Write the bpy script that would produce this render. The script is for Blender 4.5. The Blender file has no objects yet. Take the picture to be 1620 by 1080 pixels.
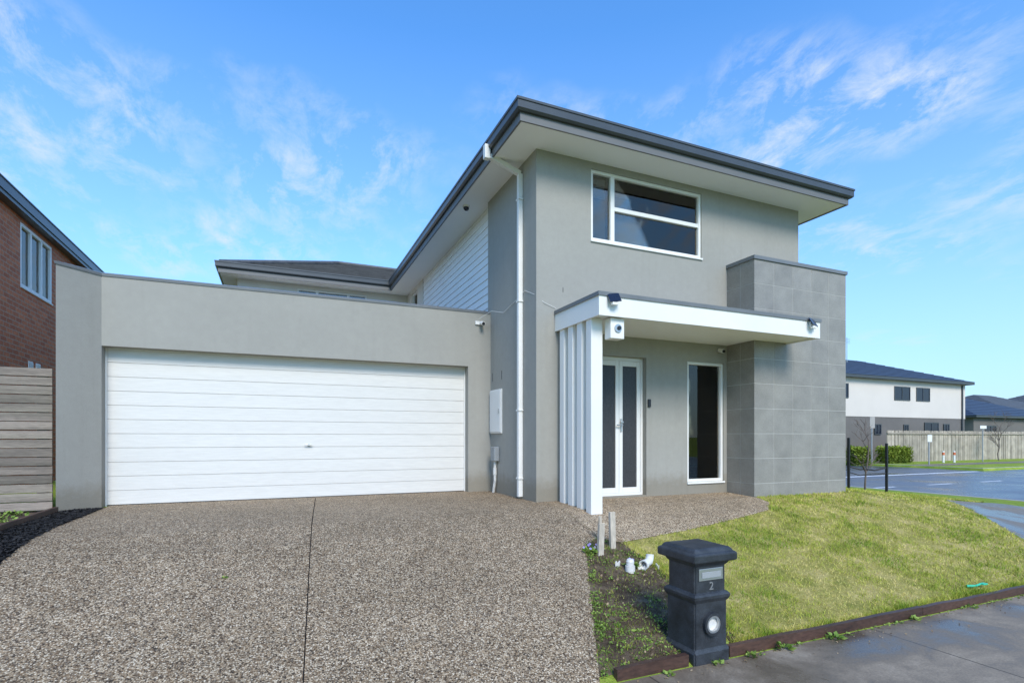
import bpy, bmesh, math, random
import numpy as np
from mathutils import Vector, Matrix
random.seed(7); rng=np.random.default_rng(7)
S=bpy.context.scene; COL=S.collection
WL={}
# ------------------------------------------------------------ materials
def newmat(name):
    m=bpy.data.materials.new(name); m.use_nodes=True
    nt=m.node_tree; nt.nodes.clear()
    out=nt.nodes.new('ShaderNodeOutputMaterial'); b=nt.nodes.new('ShaderNodeBsdfPrincipled')
    nt.links.new(b.outputs[0],out.inputs[0])
    return m,nt,b
def N(nt,t,**k):
    n=nt.nodes.new(t)
    for a,v in k.items(): setattr(n,a,v)
    return n
def L(nt,a,b): nt.links.new(a,b)
def ramp(nt,fac,stops,interp='LINEAR'):
    r=N(nt,'ShaderNodeValToRGB'); r.color_ramp.interpolation=interp
    e=r.color_ramp.elements
    while len(e)<len(stops): e.new(0.5)
    for i,(p,c) in enumerate(stops):
        e[i].position=p; e[i].color=(c[0],c[1],c[2],1)
    L(nt,fac,r.inputs[0]); return r.outputs[0]
def noise(nt,vec,scale,detail=4,rough=0.55,dist=0):
    n=N(nt,'ShaderNodeTexNoise'); n.inputs['Scale'].default_value=scale
    n.inputs['Detail'].default_value=detail; n.inputs['Roughness'].default_value=rough
    n.inputs['Distortion'].default_value=dist
    L(nt,vec,n.inputs['Vector']); return n
def mulmap(nt,vec,s):
    v=N(nt,'ShaderNodeVectorMath',operation='MULTIPLY'); L(nt,vec,v.inputs[0]); v.inputs[1].default_value=s; return v.outputs[0]
def mix(nt,fac,a,b,mode='MIX'):
    m=N(nt,'ShaderNodeMix',data_type='RGBA',blend_type=mode)
    if isinstance(fac,(int,float)): m.inputs[0].default_value=fac
    else: L(nt,fac,m.inputs[0])
    for i,c in ((6,a),(7,b)):
        if isinstance(c,(tuple,list)): m.inputs[i].default_value=(c[0],c[1],c[2],1)
        else: L(nt,c,m.inputs[i])
    return m.outputs[2]
def bump(nt,b,h,strength,dist):
    n=N(nt,'ShaderNodeBump'); n.inputs['Strength'].default_value=strength; n.inputs['Distance'].default_value=dist
    L(nt,h,n.inputs['Height']); L(nt,n.outputs[0],b.inputs['Normal'])
def pos(nt): return N(nt,'ShaderNodeNewGeometry').outputs['Position']
def simple(name,col,rough=0.5,var=0.12,vs=2.0,fine=0.0,fs=200,bs=0.0,bd=0.002,metal=0.0,stretch=(1,1,1),tint=False,spec=0.5):
    m,nt,b=newmat(name); p=mulmap(nt,pos(nt),stretch)
    n1=noise(nt,p,vs,5,0.6)
    lo=tuple(c*(1-var) for c in col); hi=tuple(min(1,c*(1+var)) for c in col)
    c=ramp(nt,n1.outputs[0],[(0.3,lo),(0.7,hi)])
    n2=noise(nt,p,fs,3,0.6)
    if fine>0:
        g=ramp(nt,n2.outputs[0],[(0.3,(1-fine,)*3),(0.7,(1+fine,)*3)])
        c=mix(nt,1.0,c,g,'MULTIPLY')
    if tint:
        a=N(nt,'ShaderNodeAttribute',attribute_name='tint')
        c=mix(nt,1.0,c,a.outputs['Color'],'MULTIPLY')
    L(nt,c,b.inputs['Base Color']); b.inputs['Roughness'].default_value=rough; b.inputs['Metallic'].default_value=metal
    b.inputs['Specular IOR Level'].default_value=spec
    if bs>0: bump(nt,b,n2.outputs[0],bs,bd)
    return m
M={}
def stucco(name,col):
    m,nt,b=newmat(name); p=pos(nt)
    n1=noise(nt,p,0.6,6,0.62); n2=noise(nt,p,11,4,0.6); n3=noise(nt,p,170,3,0.7)
    c=ramp(nt,n1.outputs[0],[(0.3,tuple(x*0.94 for x in col)),(0.7,tuple(x*1.04 for x in col))])
    c=mix(nt,1.0,c,ramp(nt,n2.outputs[0],[(0.3,(0.97,)*3),(0.7,(1.03,)*3)]),'MULTIPLY')
    c=mix(nt,1.0,c,ramp(nt,n3.outputs[0],[(0.3,(0.87,)*3),(0.7,(1.11,)*3)]),'MULTIPLY')
    sp=N(nt,'ShaderNodeSeparateXYZ'); L(nt,p,sp.inputs[0])
    ad=N(nt,'ShaderNodeMath',operation='MULTIPLY_ADD'); L(nt,n2.outputs[0],ad.inputs[0]); ad.inputs[1].default_value=-0.35; L(nt,sp.outputs[2],ad.inputs[2])
    dirt=ramp(nt,ad.outputs[0],[(0.0,(0.76,0.72,0.66)),(0.2,(1,1,1))])
    c=mix(nt,1.0,c,dirt,'MULTIPLY')
    st=noise(nt,mulmap(nt,p,(9,9,0.5)),1.0,3,0.5)
    c=mix(nt,1.0,c,ramp(nt,st.outputs[0],[(0.30,(0.965,0.965,0.96)),(0.45,(1,1,1))]),'MULTIPLY')
    L(nt,c,b.inputs['Base Color']); b.inputs['Roughness'].default_value=0.9; b.inputs['Specular IOR Level'].default_value=0.2
    bump(nt,b,n3.outputs[0],0.5,0.003); return m
M['render']=stucco('grey_render',(0.342,0.325,0.284))
M['cream']=simple('cream_render',(0.66,0.61,0.53),0.85,0.06)
M['white']=simple('white_paint',(0.78,0.755,0.705),0.5,0.04,1.2,0.02,60)
M['board']=simple('white_weatherboard_paint',(0.86,0.83,0.78),0.55,0.03,1.2)
M['soffit']=simple('white_soffit',(0.90,0.88,0.845),0.7,0.02,0.8)
M['door']=simple('garage_door_paint',(0.67,0.64,0.585),0.5,0.04,0.8,0.05,40,0.25,0.002,stretch=(0.12,1,1.6))
M['gutter']=simple('dark_grey_steel',(0.055,0.06,0.063),0.35,0.12,3)
M['fascia']=simple('mid_grey_paint',(0.14,0.137,0.132),0.5,0.05,2)
M['cap']=simple('blue_grey_flashing',(0.16,0.165,0.167),0.4,0.1,3)
M['rooftile']=simple('charcoal_roof_tile',(0.085,0.085,0.085),0.6,0.25,4,0.15,60)
M['navytile']=simple('navy_roof_tile',(0.03,0.04,0.065),0.5,0.2,4)
M['alu']=simple('brushed_metal',(0.50,0.50,0.49),0.35,0.05,3,metal=0.8)
M['number']=simple('tarnished_number',(0.20,0.20,0.195),0.5,0.1,8)
M['black']=simple('black_plastic',(0.015,0.015,0.017),0.4,0.1,5)
M['solar']=simple('solar_cell',(0.012,0.015,0.03),0.12,0.2,30)
M['blind']=simple('grey_blind',(0.36,0.355,0.345),0.8,0.05,3)
M['reflection_sheet']=simple('pane_reflection_grey',(0.38,0.375,0.365),0.9,0.15,1.2)  # grey tone standing in for the flat reflection in the large lower pane
M['darkblind']=simple('charcoal_blind',(0.12,0.12,0.12),0.8,0.1,3)
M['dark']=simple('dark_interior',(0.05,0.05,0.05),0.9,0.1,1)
M['pvc']=simple('white_pvc',(0.70,0.67,0.62),0.4,0.12,20)
M['greybox']=simple('grey_plastic',(0.30,0.31,0.31),0.5,0.05,4)
M['stake']=simple('weathered_stake',(0.50,0.43,0.34),0.85,0.3,8,0.2,60,0.4,0.003,stretch=(1,1,0.2))
M['blackpost']=simple('black_recycled_plastic',(0.012,0.012,0.013),0.55,0.2,6)
M['edging']=simple('redbrown_timber',(0.068,0.034,0.023),0.5,0.5,3,0.35,50,0.5,0.003,stretch=(0.3,1,1))
M['fence']=simple('weathered_paling',(0.215,0.180,0.140),0.85,0.35,4,0.3,60,0.6,0.004,stretch=(0.15,1,3),tint=True)
M['farfence']=simple('pale_paling',(0.40,0.34,0.26),0.85,0.3,1.5,tint=True)
M['tile']=simple('grey_porcelain_tile',(0.255,0.236,0.203),0.5,0.14,3.5,0.10,45,tint=True)
M['grout']=simple('pale_grout',(0.50,0.47,0.42),0.9,0.05,5)
M['kerb']=simple('kerb_concrete',(0.38,0.35,0.31),0.85,0.12,2,0.1,80)
M['farwhite']=simple('offwhite_cladding',(0.66,0.59,0.51),0.8,0.04,0.5)
M['fargrey']=simple('taupe_brick',(0.15,0.135,0.12),0.9,0.1,0.8)
M['marking']=simple('road_paint',(0.7,0.7,0.7),0.7,0.15,3)
M['orange']=simple('orange_plastic',(0.65,0.16,0.06),0.5,0.1,3)
M['bark']=simple('grey_bark',(0.14,0.11,0.09),0.9,0.3,12)
M['purple']=simple('lilac_petals',(0.38,0.30,0.72),0.6,0.2,30)
M['green_plastic']=simple('green_plastic',(0.03,0.5,0.28),0.5,0.1,10)
M['mail']=simple('charcoal_metal_enamel',(0.030,0.033,0.038),0.48,0.5,9,0.35,120,0.35,0.002)
def leafmat(name,a,b_,c_=None):
    m,nt,b=newmat(name)
    at=N(nt,'ShaderNodeAttribute',attribute_name='tint')
    st=[(0,a),(1,b_)] if c_ is None else [(0,a),(0.5,b_),(1,c_)]
    sp=N(nt,'ShaderNodeSeparateColor'); L(nt,at.outputs['Color'],sp.inputs[0])
    L(nt,ramp(nt,sp.outputs[0],st),b.inputs['Base Color'])
    b.inputs['Roughness'].default_value=0.65; b.inputs['Specular IOR Level'].default_value=0.15
    return m
M['blade']=leafmat('grass_blades',(0.15,0.25,0.02),(0.43,0.44,0.06),(0.88,0.68,0.27))
M['weed']=leafmat('weed_leaves',(0.09,0.17,0.025),(0.28,0.36,0.08))
M['hedge']=leafmat('hedge_leaves',(0.07,0.11,0.02),(0.30,0.36,0.05))
M['mulchchip']=leafmat('black_mulch_chip',(0.008,0.008,0.009),(0.035,0.033,0.032))
M['litter']=leafmat('dry_leaf_litter',(0.12,0.07,0.035),(0.45,0.33,0.20))
def glassmat():
    m=bpy.data.materials.new('window_glass'); m.use_nodes=True; nt=m.node_tree; nt.nodes.clear()
    out=N(nt,'ShaderNodeOutputMaterial'); mx=N(nt,'ShaderNodeMixShader'); t=N(nt,'ShaderNodeBsdfTransparent'); g=N(nt,'ShaderNodeBsdfGlossy')
    t.inputs[0].default_value=(0.74,0.77,0.78,1); g.inputs[0].default_value=(0.88,0.82,0.74,1); g.inputs['Roughness'].default_value=0.015
    f=N(nt,'ShaderNodeFresnel'); f.inputs[0].default_value=1.5
    a=N(nt,'ShaderNodeMath',operation='MULTIPLY_ADD'); L(nt,f.outputs[0],a.inputs[0]); a.inputs[1].default_value=1.0; a.inputs[2].default_value=0.03
    nn=noise(nt,pos(nt),1.3,2); bp=N(nt,'ShaderNodeBump'); bp.inputs['Strength'].default_value=0.15; bp.inputs['Distance'].default_value=0.01
    L(nt,nn.outputs[0],bp.inputs['Height']); L(nt,bp.outputs[0],g.inputs['Normal'])
    L(nt,a.outputs[0],mx.inputs[0]); L(nt,t.outputs[0],mx.inputs[1]); L(nt,g.outputs[0],mx.inputs[2]); L(nt,mx.outputs[0],out.inputs[0])
    return m
M['glass']=glassmat()
def frost():
    m,nt,b=newmat('security_mesh_glass'); p=pos(nt)
    v=N(nt,'ShaderNodeTexVoronoi'); v.inputs['Scale'].default_value=90; L(nt,p,v.inputs['Vector'])
    L(nt,ramp(nt,v.outputs['Distance'],[(0.2,(0.018,0.019,0.021)),(0.6,(0.06,0.06,0.062))]),b.inputs['Base Color'])
    b.inputs['Roughness'].default_value=0.35; b.inputs['Specular IOR Level'].default_value=0.3; return m
M['mesh']=frost()
def aggregate(name,gain=1.0,scale=78):
    m,nt,b=newmat(name); p=pos(nt)
    v=N(nt,'ShaderNodeTexVoronoi'); v.inputs['Scale'].default_value=scale; L(nt,p,v.inputs['Vector'])
    sp=N(nt,'ShaderNodeSeparateColor'); L(nt,v.outputs['Color'],sp.inputs[0])
    g=gain
    cols=[(0,(0.075,0.058,0.042)),(0.13,(0.24,0.17,0.105)),(0.30,(0.42,0.32,0.21)),(0.48,(0.31,0.25,0.18)),(0.64,(0.56,0.46,0.325)),(0.80,(0.15,0.12,0.09)),(0.89,(0.73,0.63,0.48))]
    c=ramp(nt,sp.outputs[0],[(q,tuple(min(.9,x*g) for x in k)) for q,k in cols],'CONSTANT')
    e=ramp(nt,v.outputs['Distance'],[(0.25,(1,1,1)),(0.65,(0.56,0.50,0.43))])
    c=mix(nt,1.0,c,e,'MULTIPLY')
    n=noise(nt,p,0.8,6,0.65)
    c=mix(nt,1.0,c,ramp(nt,n.outputs[0],[(0.3,(0.82,0.80,0.77)),(0.65,(1.08,1.06,1.04))]),'MULTIPLY')
    n2=noise(nt,p,9,4,0.6)
    c=mix(nt,1.0,c,ramp(nt,n2.outputs[0],[(0.3,(0.84,)*3),(0.7,(1.14,)*3)]),'MULTIPLY')
    L(nt,c,b.inputs['Base Color']); b.inputs['Roughness'].default_value=0.7; b.inputs['Specular IOR Level'].default_value=0.2
    inv=N(nt,'ShaderNodeMath',operation='SUBTRACT'); inv.inputs[0].default_value=1; L(nt,v.outputs['Distance'],inv.inputs[1])
    bump(nt,b,inv.outputs[0],0.4,0.004); return m
M['agg']=aggregate('exposed_aggregate',1.0,106); M['aggpale']=aggregate('pale_exposed_aggregate',1.22,112)
def concrete():
    m,nt,b=newmat('footpath_concrete'); p=pos(nt)
    n=noise(nt,p,1.1,6,0.65,0.4); n2=noise(nt,p,60,4,0.7)
    c=ramp(nt,n.outputs[0],[(0.38,(0.10,0.074,0.05)),(0.52,(0.20,0.155,0.108)),(0.70,(0.36,0.295,0.22))])
    c=mix(nt,1.0,c,ramp(nt,n2.outputs[0],[(0.3,(0.74,)*3),(0.7,(1.18,)*3)]),'MULTIPLY')
    sp=N(nt,'ShaderNodeSeparateXYZ'); L(nt,p,sp.inputs[0])
    md=N(nt,'ShaderNodeMath',operation='FLOORED_MODULO'); L(nt,sp.outputs[0],md.inputs[0]); md.inputs[1].default_value=2.4
    lt=N(nt,'ShaderNodeMath',operation='LESS_THAN'); L(nt,md.outputs[0],lt.inputs[0]); lt.inputs[1].default_value=0.012
    c=mix(nt,lt.outputs[0],c,(0.05,0.04,0.03))
    L(nt,c,b.inputs['Base Color'])
    L(nt,ramp(nt,n.outputs[0],[(0.40,(0.20,)*3),(0.60,(0.8,)*3)]),b.inputs['Roughness'])
    b.inputs['Specular IOR Level'].default_value=0.35
    bump(nt,b,n2.outputs[0],0.25,0.002); return m
M['conc']=concrete()
def asphalt():
    m,nt,b=newmat('asphalt'); p=pos(nt)
    n=noise(nt,p,0.35,6,0.65); n2=noise(nt,p,90,3,0.7)
    c=ramp(nt,n.outputs[0],[(0.35,(0.07,0.08,0.095)),(0.7,(0.14,0.155,0.18))])
    c=mix(nt,1.0,c,ramp(nt,n2.outputs[0],[(0.3,(0.7,)*3),(0.7,(1.3,)*3)]),'MULTIPLY')
    L(nt,c,b.inputs['Base Color']); L(nt,ramp(nt,n.outputs[0],[(0.4,(0.22,)*3),(0.65,(0.5,)*3)]),b.inputs['Roughness'])
    bump(nt,b,n2.outputs[0],0.3,0.004); return m
M['asphalt']=asphalt()
def groundmat(name,stops,s1=1.2,s2=40):
    m,nt,b=newmat(name); p=pos(nt)
    n=noise(nt,p,s1,7,0.7); n2=noise(nt,p,s2,5,0.75)
    c=ramp(nt,n.outputs[0],stops)
    c=mix(nt,1.0,c,ramp(nt,n2.outputs[0],[(0.3,(0.6,)*3),(0.7,(1.35,)*3)]),'MULTIPLY')
    L(nt,c,b.inputs['Base Color']); b.inputs['Roughness'].default_value=0.95; b.inputs['Specular IOR Level'].default_value=0.1
    bump(nt,b,n2.outputs[0],0.8,0.03); return m
M['ground']=groundmat('grass_ground',[(0.3,(0.14,0.23,0.03)),(0.55,(0.28,0.35,0.05)),(0.75,(0.46,0.42,0.13))])
M['lawn']=groundmat('lawn_thatch',[(0.3,(0.17,0.19,0.035)),(0.5,(0.36,0.31,0.09)),(0.72,(0.58,0.45,0.20))],3.0,50)
M['soil']=groundmat('dark_soil',[(0.3,(0.05,0.036,0.024)),(0.5,(0.115,0.083,0.054)),(0.72,(0.25,0.19,0.13))],4,45)
M['mulch']=groundmat('black_mulch',[(0.3,(0.006,0.006,0.007)),(0.7,(0.022,0.022,0.024))],6,60)
def brick(name,c1,c2,mort,axis):
    m,nt,b=newmat(name); p=pos(nt); sp=N(nt,'ShaderNodeSeparateXYZ'); L(nt,p,sp.inputs[0])
    cb=N(nt,'ShaderNodeCombineXYZ'); L(nt,sp.outputs[1 if axis=='X' else 0],cb.inputs[0]); L(nt,sp.outputs[2],cb.inputs[1])
    t=N(nt,'ShaderNodeTexBrick'); L(nt,cb.outputs[0],t.inputs['Vector'])
    t.inputs['Scale'].default_value=1; t.inputs['Brick Width'].default_value=0.24; t.inputs['Row Height'].default_value=0.086
    t.inputs['Mortar Size'].default_value=0.008; t.inputs['Mortar Smooth'].default_value=0.1
    t.inputs['Color1'].default_value=(*c1,1); t.inputs['Color2'].default_value=(*c2,1); t.inputs['Mortar'].default_value=(*mort,1)
    n=noise(nt,p,25,4); c=mix(nt,1.0,t.outputs['Color'],ramp(nt,n.outputs[0],[(0.3,(0.8,)*3),(0.7,(1.15,)*3)]),'MULTIPLY')
    L(nt,c,b.inputs['Base Color']); b.inputs['Roughness'].default_value=0.85
    inv=N(nt,'ShaderNodeMath',operation='SUBTRACT'); inv.inputs[0].default_value=1; L(nt,t.outputs['Fac'],inv.inputs[1])
    bump(nt,b,inv.outputs[0],0.6,0.006); return m
M['brick']=brick('red_brick',(0.66,0.20,0.08),(0.48,0.125,0.05),(0.46,0.30,0.20),'X')
# ------------------------------------------------------------ object helpers
def thing(name,loc,label,cat,parent=None,group=None):
    o=bpy.data.objects.new(name,None); o.empty_display_size=0.2; COL.objects.link(o)
    setp(o,Vector(loc),parent)
    if label and parent is None: o['label']=label
    if cat and parent is None: o['category']=cat
    if group: o['group']=group
    return o
def setp(o,loc,parent):
    if parent is not None:
        o.parent=parent; o.location=Vector(loc)-WL[parent]
    else: o.location=loc
    WL[o]=Vector(loc)
def obj(name,bm,mat,parent=None,smooth=False,label=None,cat=None,kind=None,group=None):
    if bm.verts:
        xs=[v.co.x for v in bm.verts]; ys=[v.co.y for v in bm.verts]; zs=[v.co.z for v in bm.verts]
        c=Vector(((min(xs)+max(xs))/2,(min(ys)+max(ys))/2,min(zs)))
    else: c=Vector((0,0,0))
    if kind=='structure': c=Vector((0,0,0))
    bmesh.ops.translate(bm,verts=bm.verts,vec=-c)
    me=bpy.data.meshes.new(name); bm.to_mesh(me); bm.free()
    for mm in (mat if isinstance(mat,list) else [mat]): me.materials.append(M[mm])
    if smooth:
        for p in me.polygons: p.use_smooth=True
    o=bpy.data.objects.new(name,me); COL.objects.link(o); setp(o,c,parent)
    if label: o['label']=label
    if cat: o['category']=cat
    if kind: o['kind']=kind
    if group: o['group']=group
    return o
def B(): return bmesh.new()
def box(bm,x0,x1,y0,y1,z0,z1,bev=0,mi=0):
    x0,x1=sorted((x0,x1)); y0,y1=sorted((y0,y1)); z0,z1=sorted((z0,z1))
    r=bmesh.ops.create_cube(bm,size=1)
    for v in r['verts']:
        v.co.x=x0 if v.co.x<0 else x1; v.co.y=y0 if v.co.y<0 else y1; v.co.z=z0 if v.co.z<0 else z1
    if bev>0:
        es=list({e for v in r['verts'] for e in v.link_edges})
        bmesh.ops.bevel(bm,geom=es,offset=bev,segments=2,affect='EDGES',profile=0.5)
    return r
def prism(bm,pts,z0,z1):
    a=[bm.verts.new((x,y,z0)) for x,y in pts]; b=[bm.verts.new((x,y,z1)) for x,y in pts]; n=len(pts)
    bm.faces.new(a[::-1]); bm.faces.new(b)
    for i in range(n): bm.faces.new((a[i],a[(i+1)%n],b[(i+1)%n],b[i]))
    bmesh.ops.recalc_face_normals(bm,faces=bm.faces)
def cyl(bm,p0,p1,r0,r1=None,seg=12,cap=True):
    p0=Vector(p0); p1=Vector(p1); r1=r0 if r1 is None else r1; d=p1-p0
    mt=Matrix.Translation((p0+p1)/2)@d.to_track_quat('Z','Y').to_matrix().to_4x4()
    return bmesh.ops.create_cone(bm,cap_ends=cap,segments=seg,radius1=r0,radius2=r1,depth=d.length,matrix=mt)
def sweep(bm,path,prof,caps=True):
    n=len(path); rings=[]
    dirs=[]
    for i in range(n-1):
        d=Vector((path[i+1][0]-path[i][0],path[i+1][1]-path[i][1])); d.normalize(); dirs.append(d)
    for i in range(n):
        if i==0: nn=Vector((dirs[0].y,-dirs[0].x))
        elif i==n-1: nn=Vector((dirs[-1].y,-dirs[-1].x))
        else:
            a=Vector((dirs[i-1].y,-dirs[i-1].x)); b=Vector((dirs[i].y,-dirs[i].x)); s=(a+b); s.normalize(); nn=s/max(0.2,s.dot(a))
        rings.append([bm.verts.new((path[i][0]+nn.x*o,path[i][1]+nn.y*o,z)) for o,z in prof])
    m=len(prof)
    for i in range(n-1):
        for j in range(m): bm.faces.new((rings[i][j],rings[i+1][j],rings[i+1][(j+1)%m],rings[i][(j+1)%m]))
    if caps: bm.faces.new(rings[0]); bm.faces.new(rings[-1][::-1])
    bmesh.ops.recalc_face_normals(bm,faces=bm.faces)
def loft_sq(bm,cx,cy,st):
    prev=None
    for h,z in st:
        r=[bm.verts.new((cx+sx*h,cy+sy*h,z)) for sx,sy in ((-1,-1),(1,-1),(1,1),(-1,1))]
        if prev:
            for i in range(4): bm.faces.new((prev[i],prev[(i+1)%4],r[(i+1)%4],r[i]))
        else: bm.faces.new(r[::-1])
        prev=r
    bm.faces.new(prev)
def mbox(axis,p):
    def f(bm,u0,u1,d0,d1,z0,z1,bev=0):
        if axis=='Y': box(bm,u0,u1,p+d0,p+d1,z0,z1,bev)
        elif axis=='X': box(bm,p+d0,p+d1,u0,u1,z0,z1,bev)
        else: box(bm,p-d0,p-d1,u0,u1,z0,z1,bev)
    return f
def window(parent,axis,p,u0,u1,z0,z1,vbars=(),hbars=(),fw=0.045,rec=0.05,blinds=(),fmat='white',sill=True,name='window'):
    mb=mbox(axis,p)
    cu=(u0+u1)/2
    loc={'Y':(cu,p,z0),'X':(p,cu,z0),'x':(p,cu,z0)}[axis]
    w=thing(name,loc,None,None,parent)
    b=B(); d0,d1=rec-0.03,rec+0.05
    mb(b,u0,u0+fw,d0,d1,z0,z1,0.004); mb(b,u1-fw,u1,d0,d1,z0,z1,0.004)
    mb(b,u0+fw,u1-fw,d0,d1,z1-fw,z1,0.004); mb(b,u0+fw,u1-fw,d0,d1,z0,z0+fw,0.004)
    for v in vbars: mb(b,v-0.035,v+0.035,d0+0.004,d1-0.004,z0+fw,z1-fw,0.004)
    for (a,c,z) in hbars: mb(b,a,c,d0+0.008,d1-0.008,z-0.03,z+0.03,0.004)
    obj('frame',b,fmat,w)
    b=B(); mb(b,u0+fw*0.6,u1-fw*0.6,rec+0.012,rec+0.018,z0+fw*0.6,z1-fw*0.6); obj('pane',b,'glass',w)
    for bl in blinds:
        a,c,za,zb=bl[:4]; bmat=bl[4] if len(bl)>4 else 'blind'; pit=bl[5] if len(bl)>5 else .09
        b=B(); n=max(1,int((zb-za)/pit)); h=(zb-za)/n
        for i in range(n):
            o=0.02 if i%2 else 0
            mb(b,a,c,rec+0.10+o,rec+0.115+o,za+i*h,za+(i+1)*h-0.006)
        obj('reflection_sheet' if bmat=='reflection_sheet' else 'blind',b,bmat,w)
    if sill:
        b=B(); mb(b,u0-0.01,u1+0.01,-0.025,rec-0.031,z0-0.03,z0-0.001,0.004); obj('sill',b,'white' if fmat=='white' else fmat,w)
    return w
# ------------------------------------------------------------ terrain
def interp(x,t):
    if x<=t[0][0]: return t[0][1]
    for (a,va),(b_,vb) in zip(t,t[1:]):
        if x<=b_: return va+(vb-va)*(x-a)/(b_-a)
    return t[-1][1]
FT=[(3.1,-.79),(3.15,-.77),(5.5,-.125),(6.1,-.025),(6.7,0)]
GT=[(9.2,0),(13,-.40),(18.2,-.78)]
def H(x,y):
    if (18.37<x<35.95) or (x>=35.95 and y<16.95) or (y<-3.05): return -.92
    f=interp(y,FT); g=interp(x,GT)
    return -.79*(1-(1+f/.79)*(1+g/.79))
xs=sorted(set([-3000,-900,-300,-100,-60,-40,-20,-12]+[round(-8+.5*i,2) for i in range(53)]+[9.2,18.2,18.34,18.4,20,24,30,35.92,36,45,60,90,150,300,900,3000]))
ys=sorted(set([-3000,-900,-300,-100,-40,-12,-3.1,-3.0]+[round(-2.5+.5*i,2) for i in range(38)]+[3.1,3.15,6.1,6.7,16.9,17.0,20,25,30,60,100,300,900,3000]))
b=B(); g=[[b.verts.new((x,y,H(x,y))) for x in xs] for y in ys]
for j in range(len(ys)-1):
    for i in range(len(xs)-1): b.faces.new((g[j][i],g[j][i+1],g[j+1][i+1],g[j+1][i]))
obj('ground',b,'ground',kind='structure')
def sheet(bm,poly,off):
    t=B(); t.faces.new([t.verts.new((x,y,0)) for x,y in poly]); bmesh.ops.triangulate(t,faces=t.faces)
    x0=min(p[0] for p in poly);x1=max(p[0] for p in poly);y0=min(p[1] for p in poly);y1=max(p[1] for p in poly)
    for x in xs:
        if x0<x<x1: bmesh.ops.bisect_plane(t,geom=t.verts[:]+t.edges[:]+t.faces[:],plane_co=(x,0,0),plane_no=(1,0,0))
    for y in ys:
        if y0<y<y1: bmesh.ops.bisect_plane(t,geom=t.verts[:]+t.edges[:]+t.faces[:],plane_co=(0,y,0),plane_no=(0,1,0))
    for v in t.verts: v.co.z=H(v.co.x,v.co.y)+off
    bmesh.ops.recalc_face_normals(t,faces=t.faces)
    if t.faces and t.faces[:][0].normal.z<0: bmesh.ops.reverse_faces(t,faces=t.faces)
    me=bpy.data.meshes.new('tmp'); t.to_mesh(me); t.free(); bm.from_mesh(me); bpy.data.meshes.remove(me)
def sheets(name,polys,off,mat):
    b=B()
    for p in polys: sheet(b,p,off)
    return obj(name,b,mat,kind='structure')
sheets('driveway',[[(-2.05,3.1),(2.0,3.1),(3.05,5.02),(3.30,5.15),(3.42,6.74),(3.3,6.74),(3.3,8.7),(-2.05,8.7)]],.008,'agg')
sheets('driveway_joint',[[(0.10,3.1),(0.108,3.1),(0.510,8.5),(0.502,8.5)]],.012,'mulch')
PE=[(3.50,4.99),(4.5,5.13),(5.6,5.34),(6.35,5.52),(6.75,5.85),(6.8,6.17)]
sheets('porch_path',[[(3.30,5.15)]+PE+[(6.8,6.74),(3.42,6.74)]],.010,'aggpale')
LAWN=[(3.42,3.18),(3.55,4.3)]+PE+[(8.96,6.17),(8.96,12),(15.5,12),(14.6,8),(13.6,6.4),(11.6,6.1),(9.7,4.15),(9.0,3.18)]
sheets('lawn',[LAWN],.006,'lawn')
BED=[(2.02,3.18),(3.42,3.18),(3.55,4.3),(3.50,4.99),(3.30,5.15),(3.05,5.02)]
sheets('garden_bed',[BED],.005,'soil')
sheets('garden_bed',[[(-7,4),(-2.46,4),(-2.46,8.4),(-7,8.4)]],.005,'soil')
MUL=[(-2.42,3.1),(-2.05,3.1),(-2.05,8.5),(-2.42,8.3)]
sheets('mulch_strip',[MUL],.007,'mulch')
sheets('footpath',[[(-40,1.3),(14.5,1.3),(14.5,3.0),(13.7,6.3),(11.6,6.1),(9.7,4.15),(9.0,3.1),(-40,3.1)]],.008,'conc')
sheets('footpath',[[(36.5,19.8),(120,19.8),(120,21.2),(36.5,21.2)]],.008,'conc')
sheets('road',[[(18.42,-100),(35.9,-100),(35.9,150),(18.42,150)],[(35.9,-12),(150,-12),(150,16.9),(35.9,16.9)],[(-90,-12),(18.42,-12),(18.42,-3.15),(-90,-3.15)]],.008,'asphalt')
dash=[[(x,12.6),(x+1.6,12.6),(x+1.6,12.75),(x,12.75)] for x in np.arange(19.5,60,3.6)]
dash+=[[(27,y),(27.12,y),(27.12,y+3),(27,y+3)] for y in np.arange(19,90,9)]
dash+=[[(19.0,16.6),(35,16.6),(35,16.9),(19,16.9)]]
sheets('road_marking',dash,.014,'marking')
b=B()
box(b,18.2,18.36,-3.0,150,-1.1,-.765,.01); box(b,36.0,36.16,17.16,150,-1.1,-.765,.01); box(b,36.0,150,17.0,17.15,-1.1,-.765,.01)
obj('kerb',b,'kerb',kind='structure')
# ------------------------------------------------------------ HOUSE
HS=thing('house',(5.9,6.74,0),'two storey grey rendered house with white garage door','house')
ZS=4.94
b=B()
FY0,FY1=6.74,6.94
box(b,3.3,4.32,FY0,FY1,-.6,3.0); box(b,4.32,5.18,FY0,FY1,2.13,3.0); box(b,4.32,5.18,FY0,FY1,-.6,0.03)
box(b,5.18,5.98,FY0,FY1,-.6,3.0); box(b,5.98,6.74,FY0,FY1,-.6,0.2); box(b,5.98,6.74,FY0,FY1,2.13,3.0)
box(b,6.74,8.49,FY0,FY1,-.6,3.0)
box(b,3.3,4.19,FY0,FY1,3.0,ZS); box(b,4.19,6.27,FY0,FY1,3.0,3.8); box(b,4.19,6.27,FY0,FY1,4.84,ZS); box(b,6.27,8.49,FY0,FY1,3.0,ZS)
box(b,3.3,3.5,FY1,8.62,-.6,ZS)
box(b,8.29,8.49,FY1,21,-.6,ZS)
obj('wall',b,'render',HS)
b=B()
box(b,3.4,3.55,8.62,13.4,2.6,ZS)
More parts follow.
